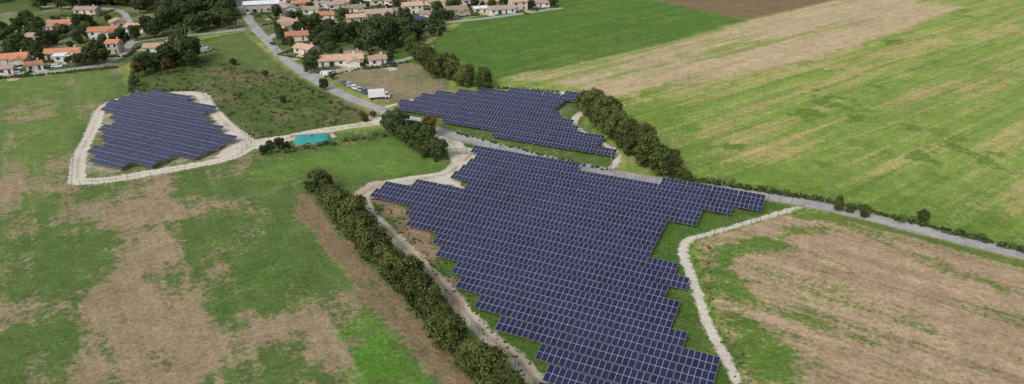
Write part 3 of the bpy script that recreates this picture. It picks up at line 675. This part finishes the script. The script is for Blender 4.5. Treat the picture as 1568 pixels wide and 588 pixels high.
def car(u,v,rot,k,van=False):
    x,y=P(u,v); e=empty('parked_van' if van else 'parked_car',(x,y,0),math.radians(rot))
    if van: prof=[(-2.4,.35),(-2.45,1.0),(-2.4,2.1),(1.1,2.1),(1.75,1.3),(2.4,1.1),(2.5,.4)]; win=[(0.3,1.25),(0.3,1.95),(1.08,1.95),(1.62,1.3)]
    else: prof=[(-2.1,.32),(-2.15,.75),(-2.0,.98),(-1.75,1.38),(-0.2,1.46),(0.5,1.38),(1.15,.98),(1.95,.82),(2.12,.6),(2.1,.32)]; win=[(-1.7,1.0),(-1.55,1.33),(-0.2,1.38),(0.42,1.32),(1.0,1.0)]
    hw_=0.95 if van else 0.88; b=MB(); n=len(prof)
    def w(z): return hw_*(1.0 if z<1.0 else 1-0.16*(z-1.0)/0.45*(0.3 if van else 1))
    for i in range(n):
        a=prof[i];c=prof[(i+1)%n]; b.quad([(a[0],-w(a[1]),a[1]),(a[0],w(a[1]),a[1]),(c[0],w(c[1]),c[1]),(c[0],-w(c[1]),c[1])])
    b.quad([(p[0],-w(p[1]),p[1]) for p in prof]); b.quad([(p[0],w(p[1]),p[1]) for p in prof][::-1])
    b.obj('body',[CARM[k]],e)
    g=MB()
    for s in (-1,1): g.quad([(p[0],s*(w(p[1])+0.012),p[1]) for p in win])
    if van: g.quad([(1.14,-.8,2.07),(1.14,.8,2.07),(1.74,.85,1.34),(1.74,-.85,1.34)])
    else:
        g.quad([(0.56,-.68,1.375),(0.56,.68,1.375),(1.13,.78,1.02),(1.13,-.78,1.02)]); g.quad([(-2.0,-.74,1.01),(-2.0,.74,1.01),(-1.79,.68,1.37),(-1.79,-.68,1.37)])
    g.obj('windows',[GLASS],e)
    t=MB()
    for wx in (-1.35,1.35):
        for s in (-1,1): t.cyl((wx,s*(hw_-0.18),.33),(wx,s*(hw_+0.03),.33),.33,.33,14)
    t.obj('wheels',[TYRE],e)
    q=MB()
    for s in (-1,1): q.box((2.06,s*.62,.68),(.12,.32,.14)); q.box((-2.12,s*.68,.78),(.08,.22,.2))
    q.obj('lamps',[LAMP],e)
for a in [(527,129,-60,'grey'),(535,132,-58,'silver'),(543,136,-60,'white'),(551,139,-62,'silver'),(559,142,-58,'blue'),(492,111,12,'grey'),(498,114,12,'white'),(510,113,10,'silver'),
          (418,68,130,'black'),(380,22,120,'white'),(320,76,70,'white'),(312,74,70,'silver'),(395,26,40,'grey'),(110,101,10,'grey'),(88,103,10,'white'),(187,66,80,'red'),(595,97,20,'blue'),(560,44,10,'white'),(650,40,10,'silver'),(700,30,15,'grey'),(475,45,10,'white'),(30,114,10,'silver'),(225,84,10,'blue')]: car(*a)
car(503,116,14,'white',True); car(316,79,60,'white',True)
def truck(u,v,rot):
    x,y=P(u,v); e=empty('box_truck',(x,y,0),math.radians(rot)); W_=CARM['white']
    b=MB(); b.box((-1.0,0,2.25),(6.0,2.4,2.6)); b.obj('cargo_box',[W_],e,bevel=0.05)
    c=MB(); pr=[(2.1,.5),(2.1,2.5),(3.2,2.5),(3.75,1.5),(3.85,.5)]
    for i in range(5):
        a=pr[i];d=pr[(i+1)%5]; c.quad([(a[0],-1.05,a[1]),(a[0],1.05,a[1]),(d[0],1.05,d[1]),(d[0],-1.05,d[1])])
    c.quad([(p[0],-1.05,p[1]) for p in pr][::-1]); c.quad([(p[0],1.05,p[1]) for p in pr]); c.obj('cab',[W_],e)
    g=MB(); g.quad([(3.26,-.95,2.42),(3.26,.95,2.42),(3.76,.95,1.55),(3.76,-.95,1.55)])
    for s in (-1,1): g.quad([(2.4,s*1.065,1.5),(2.4,s*1.065,2.3),(3.15,s*1.065,2.3),(3.6,s*1.065,1.5)])
    g.obj('windows',[GLASS],e)
    f=MB(); f.box((-0.9,0,.72),(6.2,0.9,.3)); f.obj('chassis',[DARK],e)
    t=MB()
    for wx in (-2.7,2.9):
        for s in (-1,1): t.cyl((wx,s*.75,.45),(wx,s*1.12,.45),.45,.45,14)
    t.obj('wheels',[TYRE],e)
truck(581,151,14)
WOOD=simple('creosoted_wood',(0.22,0.19,0.16),0.9,0.2,3)
def pole(u,v,h=8.5):
    x,y=P(u,v); m=MB(); m.cyl((x,y,0),(x,y,h),0.16,0.10,8); m.box((x,y,h-0.5),(1.5,0.1,0.12),0,0.4)
    for k in (-.6,0,.6): m.cyl((x+k*math.cos(.4),y+k*math.sin(.4),h-0.44),(x+k*math.cos(.4),y+k*math.sin(.4),h-0.2),0.05,0.04,6)
    m.obj('utility_pole',[WOOD]); return Vector((x,y,h-0.2))
def wires(a):
    m=MB()
    for p,q in zip(a,a[1:]):
        prev=p
        for k in range(1,13):
            t=k/12; r=p.lerp(q,t); r.z-=1.2*4*t*(1-t); m.cyl(prev,r,0.018,0.018,4,cap=False); prev=r
    m.obj('overhead_wires',[DARK])
wires([pole(286,62),pole(362,58),pole(427,96),pole(505,132),pole(612,176)])
wires([pole(935,262),pole(1104,292),pole(1262,312)])
m=MB(); x,y=P(700,236)
for k in (-3,3): m.box((x+k,y,1.0),(0.18,0.18,2.0))
for k in np.linspace(-2.8,2.8,21): m.box((x+k,y,1.0),(0.04,0.04,1.7))
for z in (0.2,1.8): m.box((x,y,z),(5.7,0.06,0.06))
m.obj('entrance_gate',[GREENM])
# ------------------------------------------------------------------ light
w=bpy.data.worlds.new('World'); scene.world=w; w.use_nodes=True; nt=w.node_tree; nt.nodes.clear()
sky=nt.nodes.new('ShaderNodeTexSky'); sky.sky_type='NISHITA'; sky.sun_disc=False
el,az=math.radians(42),math.radians(215)
sky.sun_elevation=el; sky.sun_rotation=az; sky.dust_density=3.0; sky.air_density=1.0
hs=nt.nodes.new('ShaderNodeHueSaturation'); hs.inputs['Saturation'].default_value=0.35
bg=nt.nodes.new('ShaderNodeBackground'); bg.inputs[1].default_value=0.15; ou=nt.nodes.new('ShaderNodeOutputWorld')
nt.links.new(sky.outputs[0],hs.inputs['Color']); nt.links.new(hs.outputs[0],bg.inputs[0]); nt.links.new(bg.outputs[0],ou.inputs[0])
sd=bpy.data.lights.new('sun','SUN'); sd.energy=1.5; sd.angle=math.radians(16); sd.color=(1,0.96,0.9)
so=bpy.data.objects.new('sun',sd); COL.objects.link(so)
sv=Vector((math.sin(az)*math.cos(el),math.cos(az)*math.cos(el),math.sin(el)))
so.rotation_euler=(-sv).to_track_quat('-Z','Y').to_euler()
# ------------------------------------------------------------------ camera
cd=bpy.data.cameras.new('camera'); cd.sensor_width=36; cd.lens=36*F/1568; cd.clip_end=8000; cd.clip_start=0.5
co_=bpy.data.objects.new('camera',cd); COL.objects.link(co_); co_.location=(0,0,H); co_.rotation_euler=(math.radians(90)-TH,0,0)
scene.camera=co_
scene.view_settings.view_transform='Standard'; scene.view_settings.look='None'; scene.view_settings.exposure=0
